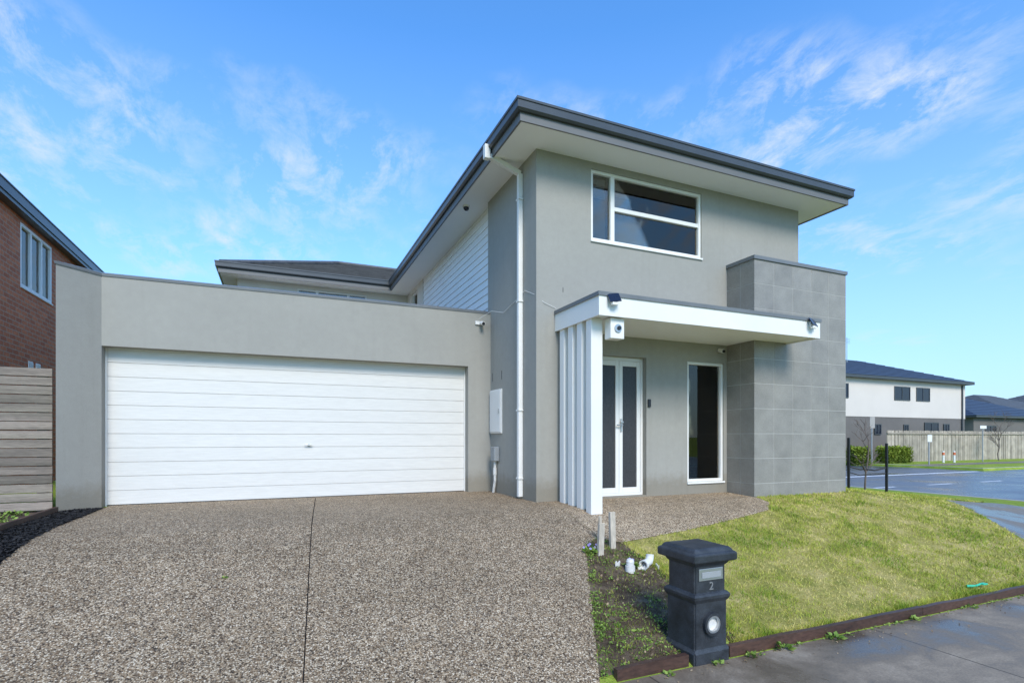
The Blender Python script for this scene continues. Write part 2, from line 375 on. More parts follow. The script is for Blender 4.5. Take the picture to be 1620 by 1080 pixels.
box(b,3.36,3.55,13.4,14.0,2.6,ZS);box(b,3.36,3.55,14.6,15.2,2.6,ZS);box(b,3.36,3.55,14.0,14.6,2.6,4.3);box(b,3.36,3.55,14.0,14.6,4.82,ZS)
box(b,-.95,.45,15.2,15.35,2.6,ZS);box(b,2.24,3.55,15.2,15.35,2.6,ZS);box(b,.45,2.24,15.2,15.35,2.6,4.3);box(b,.45,2.24,15.2,15.35,4.84,ZS)
box(b,-.95,-.8,15.35,21,2.6,ZS); box(b,-.95,8.29,21,21.2,-.6,ZS)
obj('upper_wall',b,'cream',HS)
b=B(); z=2.92
while z<ZS-.01:
    z1=min(z+.13,ZS-.003)
    v=[b.verts.new(c) for c in ((3.364,8.63,z),(3.364,13.38,z),(3.377,13.38,z1),(3.377,8.63,z1),(3.399,8.63,z),(3.399,13.38,z))]
    b.faces.new((v[0],v[1],v[2],v[3])); b.faces.new((v[0],v[4],v[5],v[1])); z+=.13
obj('weatherboard_cladding',b,'board',HS)
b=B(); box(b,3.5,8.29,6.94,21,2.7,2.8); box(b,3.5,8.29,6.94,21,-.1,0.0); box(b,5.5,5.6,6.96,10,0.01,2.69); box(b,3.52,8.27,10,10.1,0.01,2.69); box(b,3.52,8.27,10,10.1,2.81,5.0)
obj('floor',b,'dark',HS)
b=B()
box(b,-2.1,3.3,8.5,8.85,2.1,3.03); box(b,2.9,3.3,8.5,8.85,-.3,2.1)
box(b,-2.35,-2.1,8.86,15.2,-.3,3.03)
prism(b,[(-2.1,8.5),(-2.1,8.85),(-2.55,8.85),(-2.46,8.13)],-.3,3.03)
obj('garage_wall',b,'render',HS)
b=B(); box(b,-2.1,3.38,8.86,15.19,2.75,2.82); obj('garage_roof',b,'gutter',HS)
b=B(); sweep(b,[(-2.54,8.85),(-2.46,8.13),(-2.1,8.5),(3.29,8.5)],[(.010,3.0),(.014,3.035),(-.10,3.072),(-.25,3.070),(-.25,3.032),(.0,3.032)]); obj('parapet_capping',b,'cap',HS)
GD=thing('garage_door',(.4,8.69,0),None,None,HS)
b=B(); n=11; z0=.012; h=(2.1-z0)/n
prof=[]
for i in range(n):
    a=z0+i*h; prof+=[(8.703,a),(8.692,a+.005),(8.692,a+h-.0015),(8.703,a+h-.0005)]
pv=[(b.verts.new((-2.1,y,z)),b.verts.new((2.9,y,z))) for y,z in prof]
for p,q in zip(pv,pv[1:]): b.faces.new((p[0],p[1],q[1],q[0]))
obj('panel',b,'door',GD)
b=B(); box(b,-2.1,2.9,8.71,8.76,0,2.1); obj('backing',b,'dark',GD)
b=B(); box(b,-2.1,2.9,8.68,8.706,0.0,.012); obj('seal',b,'black',GD)
b=B(); cyl(b,(.42,8.692,.80),(.42,8.655,.80),.02,.016,12); box(b,.36,.47,8.648,8.662,.793,.807,.003); obj('handle',b,'alu',GD)
b=B()
box(b,-2.1,-2.085,8.66,8.69,0,2.1); box(b,2.885,2.9,8.66,8.69,0,2.1); box(b,-2.085,2.885,8.66,8.69,2.085,2.1); obj('frame',b,'white',GD)
window(HS,'Y',6.74,4.19,6.27,3.80,4.84,vbars=[4.58],hbars=[(4.61,6.23,4.33)],blinds=[(4.62,6.22,4.36,4.80),(4.25,4.53,4.50,4.80),(4.62,6.22,3.82,4.31,'reflection_sheet',.6),(4.25,4.53,3.82,4.49,'darkblind',.8)])  # sheet behind the big lower pane carries its grey reflection as colour
window(HS,'Y',6.74,5.98,6.74,0.20,2.13,blinds=[(6.03,6.69,1.88,2.10,'blind',.05),(6.03,6.69,.24,1.86,'darkblind',.10)])
window(HS,'X',3.36,14.0,14.6,4.3,4.82,sill=False)
window(HS,'Y',15.2,.45,2.24,4.3,4.84,vbars=[.95,1.75],sill=False,fmat='white')
DR=thing('door',(4.75,6.85,.03),None,None,HS)
b=B(); fy0,fy1=6.83,6.92
box(b,4.32,4.36,fy0,fy1,.03,2.13,.003);box(b,5.14,5.18,fy0,fy1,.03,2.13,.003);box(b,4.36,5.14,fy0,fy1,2.08,2.13,.003);box(b,4.36,5.14,fy0,fy1,.03,.07,.003)
obj('frame',b,'white',DR)
for (a,c) in ((4.362,4.748),(4.752,5.138)):
    b=B(); y0,y1=6.84,6.885
    box(b,a,a+.062,y0,y1,.072,2.078,.003);box(b,c-.062,c,y0,y1,.072,2.078,.003);box(b,a+.062,c-.062,y0,y1,2.0,2.078,.003);box(b,a+.062,c-.062,y0,y1,.072,.15,.003)
    obj('leaf',b,'white',DR)
    b=B(); box(b,a+.058,c-.058,6.86,6.87,.14,2.01); obj('glass',b,'mesh',DR)
b=B(); box(b,4.765,4.795,6.822,6.84,1.0,1.2,.004); cyl(b,(4.78,6.83,1.1),(4.78,6.79,1.1),.01); cyl(b,(4.78,6.79,1.1),(4.68,6.79,1.1),.01); box(b,4.76,4.805,6.80,6.84,1.13,1.16,.004); obj('handle',b,'alu',DR)
b=B(); box(b,5.20,5.25,6.715,6.74,1.38,1.50,.004); obj('doorbell',b,'black',HS)
TP=thing('tiled_pier',(7.87,6.18,0),None,None,HS)
b=B(); TX0,TX1,TY0,TY1,TZ=6.81,8.94,6.18,7.4,3.72
box(b,TX0+.003,TX1-.003,TY0+.003,TY1,-.6,TZ); obj('core',b,'grout',TP)
b=B(); tl=b.loops.layers.float_color.new('tint')
def tilefaces(make,nu,nv):
    for i in range(nu):
        for j in range(nv):
            before=set(b.faces); make(i,j); k=random.uniform(.95,1.04)
            for f in set(b.faces)-before:
                for l in f.loops: l[tl]=(k,k,k*random.uniform(.99,1.01),1)
NC=5; tw=(TX1-TX0)/NC; th=(TZ+.2)/10; gp=.0042
tilefaces(lambda i,j: box(b,TX0+i*tw+(gp if i else 0),TX0+(i+1)*tw-(gp if i<NC-1 else 0),TY0,TY0+.003,-.2+j*th+gp,-.2+(j+1)*th-gp),NC,10)
sw=.28
tilefaces(lambda i,j: box(b,TX0,TX0+.003,TY0+i*sw+(gp if i else .0032),TY0+(i+1)*sw-gp,-.2+j*th+gp,-.2+(j+1)*th-gp),4,10)
tilefaces(lambda i,j: box(b,TX1-.003,TX1,TY0+i*sw+(gp if i else .0032),TY0+(i+1)*sw-gp,-.2+j*th+gp,-.2+(j+1)*th-gp),4,10)
obj('tile_facing',b,'tile',TP)
b=B(); sweep(b,[(TX0,7.4),(TX0,TY0),(TX1,TY0),(TX1,7.4)],[(.02,3.70),(.022,3.755),(-.25,3.765),(-.25,3.722),(.002,3.722)]); box(b,TX0+.25,TX1-.25,TY0+.25,7.4,3.722,3.75); obj('capping',b,'cap',TP)
EP=[(-1.4,21.5),(-1.4,14.7),(2.75,14.7),(2.75,6.14),(9.1,6.14),(9.1,21.5)]
b=B(); sweep(b,EP,[(-.085,4.925),(-.060,4.925),(-.060,5.10),(-.085,5.10)]); obj('fascia',b,'fascia',HS)
b=B(); sweep(b,EP,[(-.059,5.035),(-.025,5.035),(.0,5.06),(.0,5.15),(.012,5.155),(.012,5.185),(-.005,5.19),(-.012,5.16),(-.059,5.16)]); obj('gutter',b,'gutter',HS)
b=B(); sweep(b,EP,[(-.086,4.94),(-.086,4.952),(-.70,4.952),(-.70,4.94)]); obj('soffit',b,'soffit',HS)
def courses(bm,e0,e1,r0,r1,n):
    e0,e1,r0,r1=map(Vector,(e0,e1,r0,r1)); nrm=(e1-e0).cross(r0-e0).normalized()
    if nrm.z<0: nrm=-nrm
    for i in range(n):
        a,c=i/n,(i+1)/n
        p0=e0.lerp(r0,a)+nrm*.035; p1=e1.lerp(r1,a)+nrm*.035; q0=e0.lerp(r0,c); q1=e1.lerp(r1,c)
        P=[bm.verts.new(k) for k in (p0,p1,q1,q0)]; bm.faces.new(P)
        u=[bm.verts.new(k) for k in (e0.lerp(r0,a),e1.lerp(r1,a),p1,p0)]; bm.faces.new(u)
b=B(); Z0=5.12; RZ=Z0+3.17*.404
courses(b,(2.80,6.19,Z0),(9.05,6.19,Z0),(5.9,9.3,RZ),(5.92,9.3,RZ),13)
courses(b,(2.80,14.74,Z0),(2.80,6.19,Z0),(5.9,17.85,RZ),(5.9,9.3,RZ),13)
courses(b,(9.05,6.19,Z0),(9.05,21.5,Z0),(5.92,9.3,RZ),(5.92,21.5,RZ),13)
courses(b,(-1.36,14.74,Z0),(2.80,14.74,Z0),(1.75,17.85,RZ),(5.9,17.85,RZ),13)
courses(b,(-1.36,21.0,Z0),(-1.36,14.74,Z0),(1.75,17.86,RZ),(1.75,17.85,RZ),13)
courses(b,(5.9,21.0,Z0),(-1.36,21.0,Z0),(5.9,17.86,RZ),(1.75,17.86,RZ),13)
cyl(b,(-1.30,14.80,Z0+.05),(1.75,17.85,RZ+.05),.07,seg=8); cyl(b,(1.75,17.85,RZ+.05),(5.9,17.85,RZ+.05),.07,seg=8)
obj('roof',b,'rooftile',HS)
PC=thing('porch_canopy',(5.5,6.1,2.41),None,None,HS)
CX0,CX1,CY0,CY1=3.595,7.52,5.60,6.74
b=B(); sweep(b,[(CX0,CY1-.002),(CX0,CY0),(CX1,CY0),(CX1,6.178)],[(0,2.41),(0,2.655),(-.03,2.655),(-.03,2.41)]); obj('fascia',b,'white',PC)
b=B(); box(b,CX0+.031,6.808,CY0+.031,CY1-.002,2.43,2.445); box(b,6.808,CX1-.031,CY0+.031,6.178,2.43,2.445); obj('lining',b,'soffit',PC)
b=B(); sweep(b,[(CX0,CY1-.002),(CX0,CY0),(CX1,CY0),(CX1,6.178)],[(.015,2.65),(.017,2.70),(-.2,2.715),(-.2,2.657),(.003,2.657)]); box(b,CX0+.2,6.808,CY0+.2,CY1-.002,2.66,2.70); box(b,6.808,CX1-.2,CY0+.2,6.178,2.66,2.70); obj('capping',b,'cap',PC)
for i in range(4):
    y=5.82+i*.235; b=B(); box(b,3.62,3.79,y,y+.125,-.3,2.429,.006); obj('blade_column',b,'white',PC)
b=B(); box(b,3.805,4.01,5.66,5.80,2.15,2.41,.01)
o=obj('light_box',b,'white',PC)
b=B(); cyl(b,(3.91,5.66,2.28),(3.91,5.645,2.28),.052,.052,20); obj('bezel',b,'alu',o)
b=B(); cyl(b,(3.92,5.645,2.282),(3.92,5.632,2.282),.028,.026,16); obj('lens',b,'black',o)
DP=B()
box(DP,3.228,3.30-.002,7.18,7.25,0.04,4.79,.008)
def slant(bm,p,q,w,h):
    p=Vector(p);q=Vector(q);d=(q-p).normalized();s=Vector((0,1,0));u=d.cross(s).normalized()
    vs=[]
    for c in (p,q):
        vs.append([bm.verts.new(c+s*a*w/2+u*e*h/2) for a,e in ((-1,-1),(1,-1),(1,1),(-1,1))])
    for i in range(4): bm.faces.new((vs[0][i],vs[0][(i+1)%4],vs[1][(i+1)%4],vs[1][i]))
    bm.faces.new(vs[0]); bm.faces.new(vs[1][::-1])
slant(DP,(2.79,7.215,4.95),(3.265,7.215,4.79),.069,.065)
box(DP,2.70,2.785,7.17,7.26,4.90,5.10,.008)
for z in (1.3,2.9,4.4,.3): box(DP,3.220,3.296,7.165,7.265,z,z+.025,.002)
bmesh.ops.recalc_face_normals(DP,faces=DP.faces)
obj('downpipe',DP,'white',HS)
MB=thing('meter_box',(3.27,8.2,.98),None,None,HS)
b=B(); box(b,3.278,3.298,7.97,8.47,.98,1.70,.004); obj('housing',b,'white',MB)
b=B(); box(b,3.262,3.277,7.99,8.45,1.0,1.68,.005); obj('lid',b,'white',MB)
b=B(); box(b,3.250,3.261,8.02,8.05,1.3,1.38,.003); obj('latch',b,'alu',MB)
b=B(); box(b,3.21,3.298,8.10,8.28,.53,.76,.01); obj('junction_box',b,'greybox',HS)
b=B(); cyl(b,(3.26,8.2,.53),(3.26,8.2,.2),.022); cyl(b,(3.26,8.2,.2),(3.255,8.26,.0),.022); cyl(b,(3.26,8.2,.30),(3.26,8.2,.42),.03); obj('conduit',b,'pvc',HS)
def camera_dome(x,y,z):
    c=thing('security_camera',(x,y,z),None,None,HS)
    b=B(); cyl(b,(x,y,z),(x,y-.10,z-.03),.032,.034,16); obj('housing',b,'white',c)
    b=B(); cyl(b,(x,y-.10,z-.03),(x,y-.112,z-.034),.028,.024,16); obj('lens',b,'black',c)
camera_dome(3.12,8.46,2.83)
b=B(); box(b,3.02,3.12,8.47,8.499,2.80,2.86,.004); obj('bracket',b,'white',HS)
camera_dome(6.62,6.72,2.34)
ec=thing('security_camera',(3.0,8.9,4.86),None,None,HS)
b=B(); cyl(b,(3.0,8.9,4.938),(3.0,8.9,4.915),.065,.06,20); obj('base',b,'white',ec)
b=B(); bmesh.ops.create_uvsphere(b,u_segments=16,v_segments=10,radius=.05,matrix=Matrix.Translation((3.0,8.9,4.905))); obj('dome',b,'solar',ec,smooth=True)
for x,t in ((3.78,1),(7.30,-1)):
    sl=thing('solar_light',(x,5.57,2.6),None,None,HS)
    b=B(); box(b,x-.025,x+.025,5.57,5.598,2.56,2.64,.004); cyl(b,(x,5.58,2.6),(x+.02*t,5.54,2.58),.010); obj('bracket',b,'white',sl)
    b=B(); bmesh.ops.create_cube(b,size=1)
    bmesh.ops.scale(b,verts=b.verts,vec=(.15,.13,.012)); bmesh.ops.rotate(b,verts=b.verts,cent=(0,0,0),matrix=Matrix.Rotation(math.radians(58),3,'X')@Matrix.Rotation(math.radians(-14*t),3,'Y'))
    bmesh.ops.translate(b,verts=b.verts,vec=(x,5.545,2.625)); obj('solar_panel',b,'solar',sl)
    b=B(); box(b,x-.04,x+.04,5.515,5.56,2.53,2.565,.006); obj('lamp',b,'white',sl)
b=B(); pts=[(3.05,8.44,2.88),(3.2,8.2,2.98),(3.285,7.9,2.90),(3.285,7.4,2.98),(3.29,7.1,3.05),(3.30,6.80,2.92),(3.42,6.725,2.80),(3.60,6.725,2.74)]
for p,q in zip(pts,pts[1:]): cyl(b,p,q,.003,seg=6)
obj('cable',b,'white',HS)
for (x,z) in ((3.72,2.98),(6.9,3.0),(5.6,2.98)):
    b=B(); box(b,x,x+.007,6.737,6.741,z,z+.07); obj('weep_hole',b,'black',HS)
for (y,z) in ((8.4,1.85),(8.0,1.85)):
    b=B(); box(b,3.297,3.301,y,y+.012,z,z+.14); obj('weep_hole',b,'black',HS)
# ------------------------------------------------------------ neighbour
NB=thing('house',(-7,14,0),'neighbouring red brick house with white framed upper window and dark gutter','house')
b=B()
WX=-4.35
box(b,WX-.2,WX,10.2,12.66,-.3,4.98);box(b,WX-.2,WX,14.15,26,-.3,4.98);box(b,WX-.2,WX,12.66,14.15,-.3,3.7);box(b,WX-.2,WX,12.66,14.15,4.88,4.98);box(b,-10,WX-.2,10.2,10.4,-.3,4.98)
obj('wall',b,'brick',NB)
b=B(); box(b,-10,WX-.2,10.4,25,2.7,2.8); box(b,-7,-6.9,10.4,26,2.81,4.9); obj('floor',b,'dark',NB)
window(NB,'x',WX,12.66,14.15,3.7,4.88,vbars=[13.15,13.65],rec=.03,fw=.06,fmat='board',blinds=[(12.7,14.1,3.75,4.83,'blind',.3)])
NEr=[(-4.17,9.9),(-4.17,26)]
b=B(); sweep(b,NEr,[(0,5.03),(0,5.2),(.015,5.2),(.015,5.22),(-.1,5.22),(-.1,5.03)]); sweep(b,NEr,[(-.02,4.96),(-.02,5.029),(-.06,5.029),(-.06,4.96)]); sweep(b,NEr,[(-.061,4.965),(-.061,4.978),(-.18,4.978),(-.18,4.965)]); obj('gutter',b,'gutter',NB)
b=B(); courses(b,(-4.2,9.9,5.2),(-4.2,26,5.2),(-7.5,13.2,6.5),(-7.5,26,6.5),12); courses(b,(-10,9.9,5.2),(-4.2,9.9,5.2),(-7.5,13.2,6.5),(-7.5,13.2,6.5),12); obj('roof',b,'rooftile',NB)
for y in (13.0,13.35):
    b=B(); box(b,WX+.001,WX+.006,y-.01,y+.21,2.20,2.37)
    for k in range(4): box(b,WX+.006,WX+.014,y,y+.20,2.22+k*.035,2.24+k*.035)
    obj('air_vent',b,'white',NB)
FN=thing('fence',(-4.5,8.25,0),'weathered horizontal slat timber fence beside garage wall','fence')
b=B(); tl=b.loops.layers.float_color.new('tint'); z=.03
while z<1.66:
    bf=set(b.faces); box(b,-7,-2.53,8.25+random.uniform(-.004,.004),8.275,z+random.uniform(-.003,.003),z+.097,.003); k=random.uniform(.62,1.3)
    for f in set(b.faces)-bf:
        for l in f.loops: l[tl]=(k,k*random.uniform(.95,1.02),k*1.0,1)
    z+=.108
obj('slat',b,'fence',FN)
for x in (-6.6,-4.6,-2.64):
    b=B(); tl=b.loops.layers.float_color.new('tint'); box(b,x-.05,x+.05,8.28,8.37,-.3,1.70,.004)
    for f in b.faces:
        for l in f.loops: l[tl]=(.7,.7,.7,1)
    obj('post',b,'fence',FN)
def edging(name,pts,w,h,label):
    b=B()
    for (x0,y0),(x1,y1) in zip(pts,pts[1:]):
        n=max(1,int(math.hypot(x1-x0,y1-y0)/.3)); d=Vector((x1-x0,y1-y0)).normalized(); s=Vector((d.y,-d.x))*w/2
        rings=[]
        for i in range(n+1):
            x=x0+(x1-x0)*i/n; y=y0+(y1-y0)*i/n; z=H(x,y)+random.gauss(0,.003)
            if y1==y0: z=H(x,max(y,3.16))+random.gauss(0,.004)
            rings.append([b.verts.new(c) for c in ((x-s.x,y-s.y,z-.1),(x+s.x,y+s.y,z-.1),(x+s.x,y+s.y,z+h),(x-s.x,y-s.y,z+h))])
        for a,c in zip(rings,rings[1:]):
            for j in range(4): b.faces.new((a[j],c[j],c[(j+1)%4],a[(j+1)%4]))
        b.faces.new(rings[0]); b.faces.new(rings[-1][::-1])
    bmesh.ops.recalc_face_normals(b,faces=b.faces)
    return obj(name,b,'edging',label=label,cat='garden edging')
edging('garden_edging',[(-2.44,8.08),(-2.44,3.1)],.04,.08,'red brown timber edging along black mulch strip')
edging('garden_edging',[(2.15,3.14),(2.78,3.14)],.045,.07,'short brown timber edging between footpath and garden bed')
edging('garden_edging',[(3.18,3.14),(5.6,3.14)],.045,.07,'red brown timber edging along lawn and footpath')
edging('garden_edging',[(5.605,3.14),(9.0,3.14)],.045,.065,'red brown timber edging along lawn and footpath')
# ------------------------------------------------------------ mailbox
MX,MY=2.985,3.265
ML=thing('mailbox',(MX,MY,-.79),'dark charcoal pillar mailbox with number 2 beside the footpath','mailbox')
b=B(); loft_sq(b,MX,MY,[(.172,-.80),(.172,-.70),(.162,-.68),(.158,-.67),(.158,-.33),(.162,-.32),(.172,-.30),(.173,-.28),(.164,-.266),(.150,-.255),(.150,-.06),(.156,-.05),(.168,-.03)])
bmesh.ops.bevel(b,geom=[e for e in b.edges if abs(e.verts[0].co.z-e.verts[1].co.z)>.1],offset=.012,segments=3,affect='EDGES'); obj('body',b,'mail',ML)
b=B(); loft_sq(b,MX,MY,[(.175,-.029),(.203,-.020),(.209,-.012),(.209,.034),(.203,.044),(.188,.050),(.180,.066),(.168,.078),(.156,.082),(0.02,.088)])
bmesh.ops.bevel(b,geom=[e for e in b.edges if e.is_manifold],offset=.003,segments=2,affect='EDGES'); obj('lid',b,'mail',ML)
fy=MY-.150
b=B(); box(b,MX-.115,MX+.115,fy-.008,fy+.0,-.165,-.075,.003); o=obj('slot_plate',b,'alu',ML)
b=B(); box(b,MX-.092,MX+.092,fy-.013,fy-.0085,-.145,-.10,.002); obj('slot_flap',b,'greybox',o)
def ring(bm,c,r0,r1,y0,y1,n=36):
    V=[]
    for i in range(n):
        a=2*math.pi*i/n; ca,sa=math.cos(a),math.sin(a)
        V.append([bm.verts.new((c[0]+r*ca,y,c[1]+r*sa)) for r,y in ((r0,y1),(r0,y0),(r1,y0),(r1,y1))])
    for i in range(n):
        p,q=V[i],V[(i+1)%n]
        for j in range(4): bm.faces.new((p[j],q[j],q[(j+1)%4],p[(j+1)%4]))
    bmesh.ops.recalc_face_normals(bm,faces=bm.faces)
b=B(); ring(b,(MX,-.49),.066,.086,MY-.188,MY-.157); o=obj('newspaper_holder',b,'mail',ML)
b=B(); ring(b,(MX,-.49),.050,.0655,MY-.184,MY-.157); obj('liner',b,'alu',o)
b=B(); cyl(b,(MX,MY-.162,-.49),(MX,MY-.1585,-.49),.0495,.0495,32); obj('disc',b,'pvc',o)
cu=bpy.data.curves.new('n','FONT'); cu.body='2'; cu.size=.085; cu.extrude=.003; cu.align_x='CENTER'; cu.align_y='CENTER'
to=bpy.data.objects.new('n',cu); COL.objects.link(to); bpy.context.view_layer.update()
me=bpy.data.meshes.new_from_object(to.evaluated_get(bpy.context.evaluated_depsgraph_get())); bpy.data.objects.remove(to)
bb=B(); bb.from_mesh(me); bmesh.ops.rotate(bb,verts=bb.verts,cent=(0,0,0),matrix=Matrix.Rotation(math.radians(90),3,'X')); bmesh.ops.translate(bb,verts=bb.verts,vec=(MX+.005,fy-.003,-.212))
obj('house_number',bb,'number',ML)
# ------------------------------------------------------------ small bed objects
def stake(x,y,h,lean,label,w=.04):
    z=H(x,y); b=B(); box(b,x-w/2*1.6,x+w/2*1.6,y-w/2,y+w/2,z-.1,z+h,.004)
    for v in b.verts:
        t=max(0,v.co.z-z); v.co.x+=lean*t
        if v.co.z>z+h-.01: v.co.z+=random.uniform(-.01,.01)
    obj('garden_stake',b,'stake',label=label,cat='garden stake',group='stakes at the garden bed corner')
stake(3.08,4.78,.33,.05,'weathered short timber stake in the garden bed')
stake(3.32,4.90,.39,-.03,'taller weathered timber stake beside the path')
stake(3.25,5.06,.28,.06,'thin short timber stake next to the path',.022)
def tube(bm,pts,r,t=.008,n=20):
    def rg(c,d,rad):
        q=d.to_track_quat('Z','Y'); return [bm.verts.new(c+q@Vector((rad*math.cos(6.28318*i/n),rad*math.sin(6.28318*i/n),0))) for i in range(n)]
    P=[Vector(p) for p in pts]; D=[(P[min(i+1,len(P)-1)]-P[max(i-1,0)]).normalized() for i in range(len(P))]
    o=[rg(p,d,r) for p,d in zip(P,D)]; ii=[rg(p,d,r-t) for p,d in zip(P,D)]
    for a,c in zip(o,o[1:]):
        for i in range(n): bm.faces.new((a[i],a[(i+1)%n],c[(i+1)%n],c[i]))
    for a,c in zip(ii,ii[1:]):
        for i in range(n): bm.faces.new((a[i],c[i],c[(i+1)%n],a[(i+1)%n]))
    for k in (0,-1):
        for i in range(n): bm.faces.new((o[k][i],o[k][(i+1)%n],ii[k][(i+1)%n],ii[k][i]))
    bmesh.ops.recalc_face_normals(bm,faces=bm.faces)
x,y=3.20,4.42; z=H(x,y); P=thing('pipe_fitting',(x,y,z),'white pipe cap standing on soil among weeds','pipe fitting',group='white plastic pipe pieces in the garden bed')
b=B(); tube(b,[(x,y,z-.01),(x,y,z+.06)],.048); tube(b,[(x,y,z+.06),(x,y,z+.10)],.037); obj('body',b,'pvc',P,smooth=False)
b=B(); cyl(b,(x,y,z+.10),(x,y,z+.125),.040,.030,20); obj('cap',b,'pvc',P)
x,y=3.44,4.46; z=H(x,y); P=thing('pipe_fitting',(x,y,z),'white curved pipe elbow lying on its side in weeds','pipe fitting',group='white plastic pipe pieces in the garden bed')
b=B(); tube(b,[(x-.08,y-.05,z+.045),(x-.03,y-.02,z+.05),(x+.02,y,z+.06),(x+.045,y+.02,z+.09),(x+.05,y+.025,z+.125)],.040); obj('body',b,'pvc',P)
b=B(); tube(b,[(x-.095,y-.057,z+.045),(x-.065,y-.043,z+.045)],.049,.011); obj('collar',b,'pvc',P)
for (x,y,r,a0) in ((3.32,4.38,.05,0.3),(3.56,4.40,.045,2.0),(3.12,4.55,.04,4.0)):
    z=H(x,y); b=B(); V=[]
    for i in range(7):
        a=a0+i*.28; V.append([b.verts.new((x+q*math.cos(a),y+q*math.sin(a),z+hh+.012*math.sin(i*2.1))) for q,hh in ((r,0),(r*1.1,.05),(r*1.02,.052),(r*.92,0))])
    for p,q in zip(V,V[1:]):
        for j in range(4): b.faces.new((p[j],q[j],q[(j+1)%4],p[(j+1)%4]))
    b.faces.new(V[0]); b.faces.new(V[-1][::-1]); bmesh.ops.recalc_face_normals(b,faces=b.faces)
    obj('pot_shard',b,'pvc',label='curved broken white pot shard on the soil',cat='broken pot',group='broken white shards in the garden bed')
def leaves(bm,tl,c,n,rad,size,flat=.5,up=.6,tr=(0,1)):
    for _ in range(n):
        d=Vector((random.gauss(0,1),random.gauss(0,1),abs(random.gauss(0,1))*up)).normalized()
        p=Vector(c)+Vector((d.x*rad*random.random()**.5,d.y*rad*random.random()**.5,abs(d.z)*rad*flat))
        s=size*random.uniform(.6,1.3); a=Vector((d.x,d.y,random.uniform(.1,.8))).normalized(); w=a.cross(Vector((random.gauss(0,1),random.gauss(0,1),1.5))).normalized()*s*.35
        f=bm.faces.new([bm.verts.new(k) for k in (p,p+a*s*.5+w,p+a*s,p+a*s*.5-w)])
        t=random.uniform(*tr)
        for l in f.loops: l[tl]=(t,t,t,1)
for (x,y,lab) in ((3.27,4.50,'small lilac flowers beside a white pipe cap'),(3.0,4.85,'small lilac flower cluster beside a timber stake')):
    z=H(x,y); P=thing('flower_plant',(x,y,z),lab,'flower')
    b=B()
    for i in range(7):
        c=Vector((x+random.gauss(0,.03),y+random.gauss(0,.03),z+random.uniform(.04,.10)))
        for k in range(5):
            a=k*1.257; p=c+Vector((math.cos(a),math.sin(a)*.5,math.sin(a)*.7))*.015; q=c+Vector((math.cos(a+.7),math.sin(a+.7)*.5,math.sin(a+.7)*.7))*.015
            b.faces.new([b.verts.new(v) for v in (c,p,q)])
    obj('blossom',b,'purple',P)
    b=B(); tl=b.loops.layers.float_color.new('tint'); leaves(b,tl,(x,y,z),40,.07,.05); obj('foliage',b,'weed',P)
b=B(); tl=b.loops.layers.float_color.new('tint')
def inpoly(x,y,poly):
    r=False; n=len(poly)
    for i in range(n):
        x1,y1=poly[i]; x2,y2=poly[(i+1)%n]
        if (y1>y)!=(y2>y) and x<(x2-x1)*(y-y1)/(y2-y1)+x1: r=not r
    return r
k=0
while k<430:
    x=random.uniform(2.0,3.65); y=random.uniform(3.2,5.3)
    if not inpoly(x,y,BED) : continue
    q=math.sin(x*5.1+1)+math.sin(y*4.3+x*2)+.6*math.sin(x*13+y*11)
    if q<.1 and random.random()<.8: continue
    k+=1; leaves(b,tl,(x,y,H(x,y)+.004),random.randint(5,12),random.uniform(.01,.035),random.uniform(.010,.025),flat=.35)
for _ in range(60):
    x=random.uniform(-3.4,-2.5); y=random.uniform(6,8.2); leaves(b,tl,(x,y,H(x,y)),18,.08,.04)
for (x,y,s) in ((-.4,5.0,.016),(4.3,3.06,.04),(3.7,3.07,.045),(5.4,3.08,.03),(3.35,3.07,.03),(3.0,3.05,.03),(2.55,3.06,.025),(6.3,3.08,.03)):
    leaves(b,tl,(x,y,H(x,y)+.01),22,s,s*1.2)
for _ in range(110):
    x=random.uniform(3.3,9); leaves(b,tl,(x,3.09+random.gauss(0,.015),H(x,3.08)+.008),4,.015,.02)
for _ in range(60):
    t=random.random(); x=2.0+1.05*t; y=3.1+1.92*t; leaves(b,tl,(x+.04,y,H(x,y)+.006),6,.025,.022)
obj('weeds',b,'weed',kind='stuff',label='low green weeds scattered in garden beds and cracks',cat='weeds')
b=B(); tl=b.loops.layers.float_color.new('tint')
for _ in range(1200):
    x=random.uniform(2.0,3.6); y=random.uniform(3.2,5.2)
    if not inpoly(x,y,BED): continue
    leaves(b,tl,(x,y,H(x,y)+.008),1,.01,random.uniform(.01,.03),up=.1)
for _ in range(260):
    x=random.uniform(2.2,8.8); y=3.08-abs(random.gauss(0,.12)); leaves(b,tl,(x,y,H(x,y)+.012),1,.004,random.uniform(.008,.022),up=.05)
for _ in range(150):
    x=random.uniform(-2,3); y=random.uniform(3.4,8.4); leaves(b,tl,(x,y,H(x,y)+.012),1,.003,random.uniform(.008,.018),up=.05)
obj('leaf_litter',b,'litter',kind='stuff',label='scattered dry leaf litter on soil and paving',cat='leaf litter')
b=B(); tl=b.loops.layers.float_color.new('tint')
for _ in range(5200):
    x=random.uniform(-2.42,-2.04)+random.gauss(0,.008); y=random.uniform(4,8.3); z=H(x,y)+.01; s=random.uniform(.006,.018)
    m=[b.verts.new((x+random.gauss(0,s),y+random.gauss(0,s),z+random.uniform(0,.022))) for _ in range(4)]
    t=random.random()
    for tri in ((0,1,2),(0,2,3),(0,3,1),(1,3,2)):
        f=b.faces.new([m[i] for i in tri])
        for l in f.loops: l[tl]=(t,t,t,1)
obj('mulch',b,'mulchchip',kind='stuff',label='black chunky mulch beside the driveway',cat='mulch')
b=B()
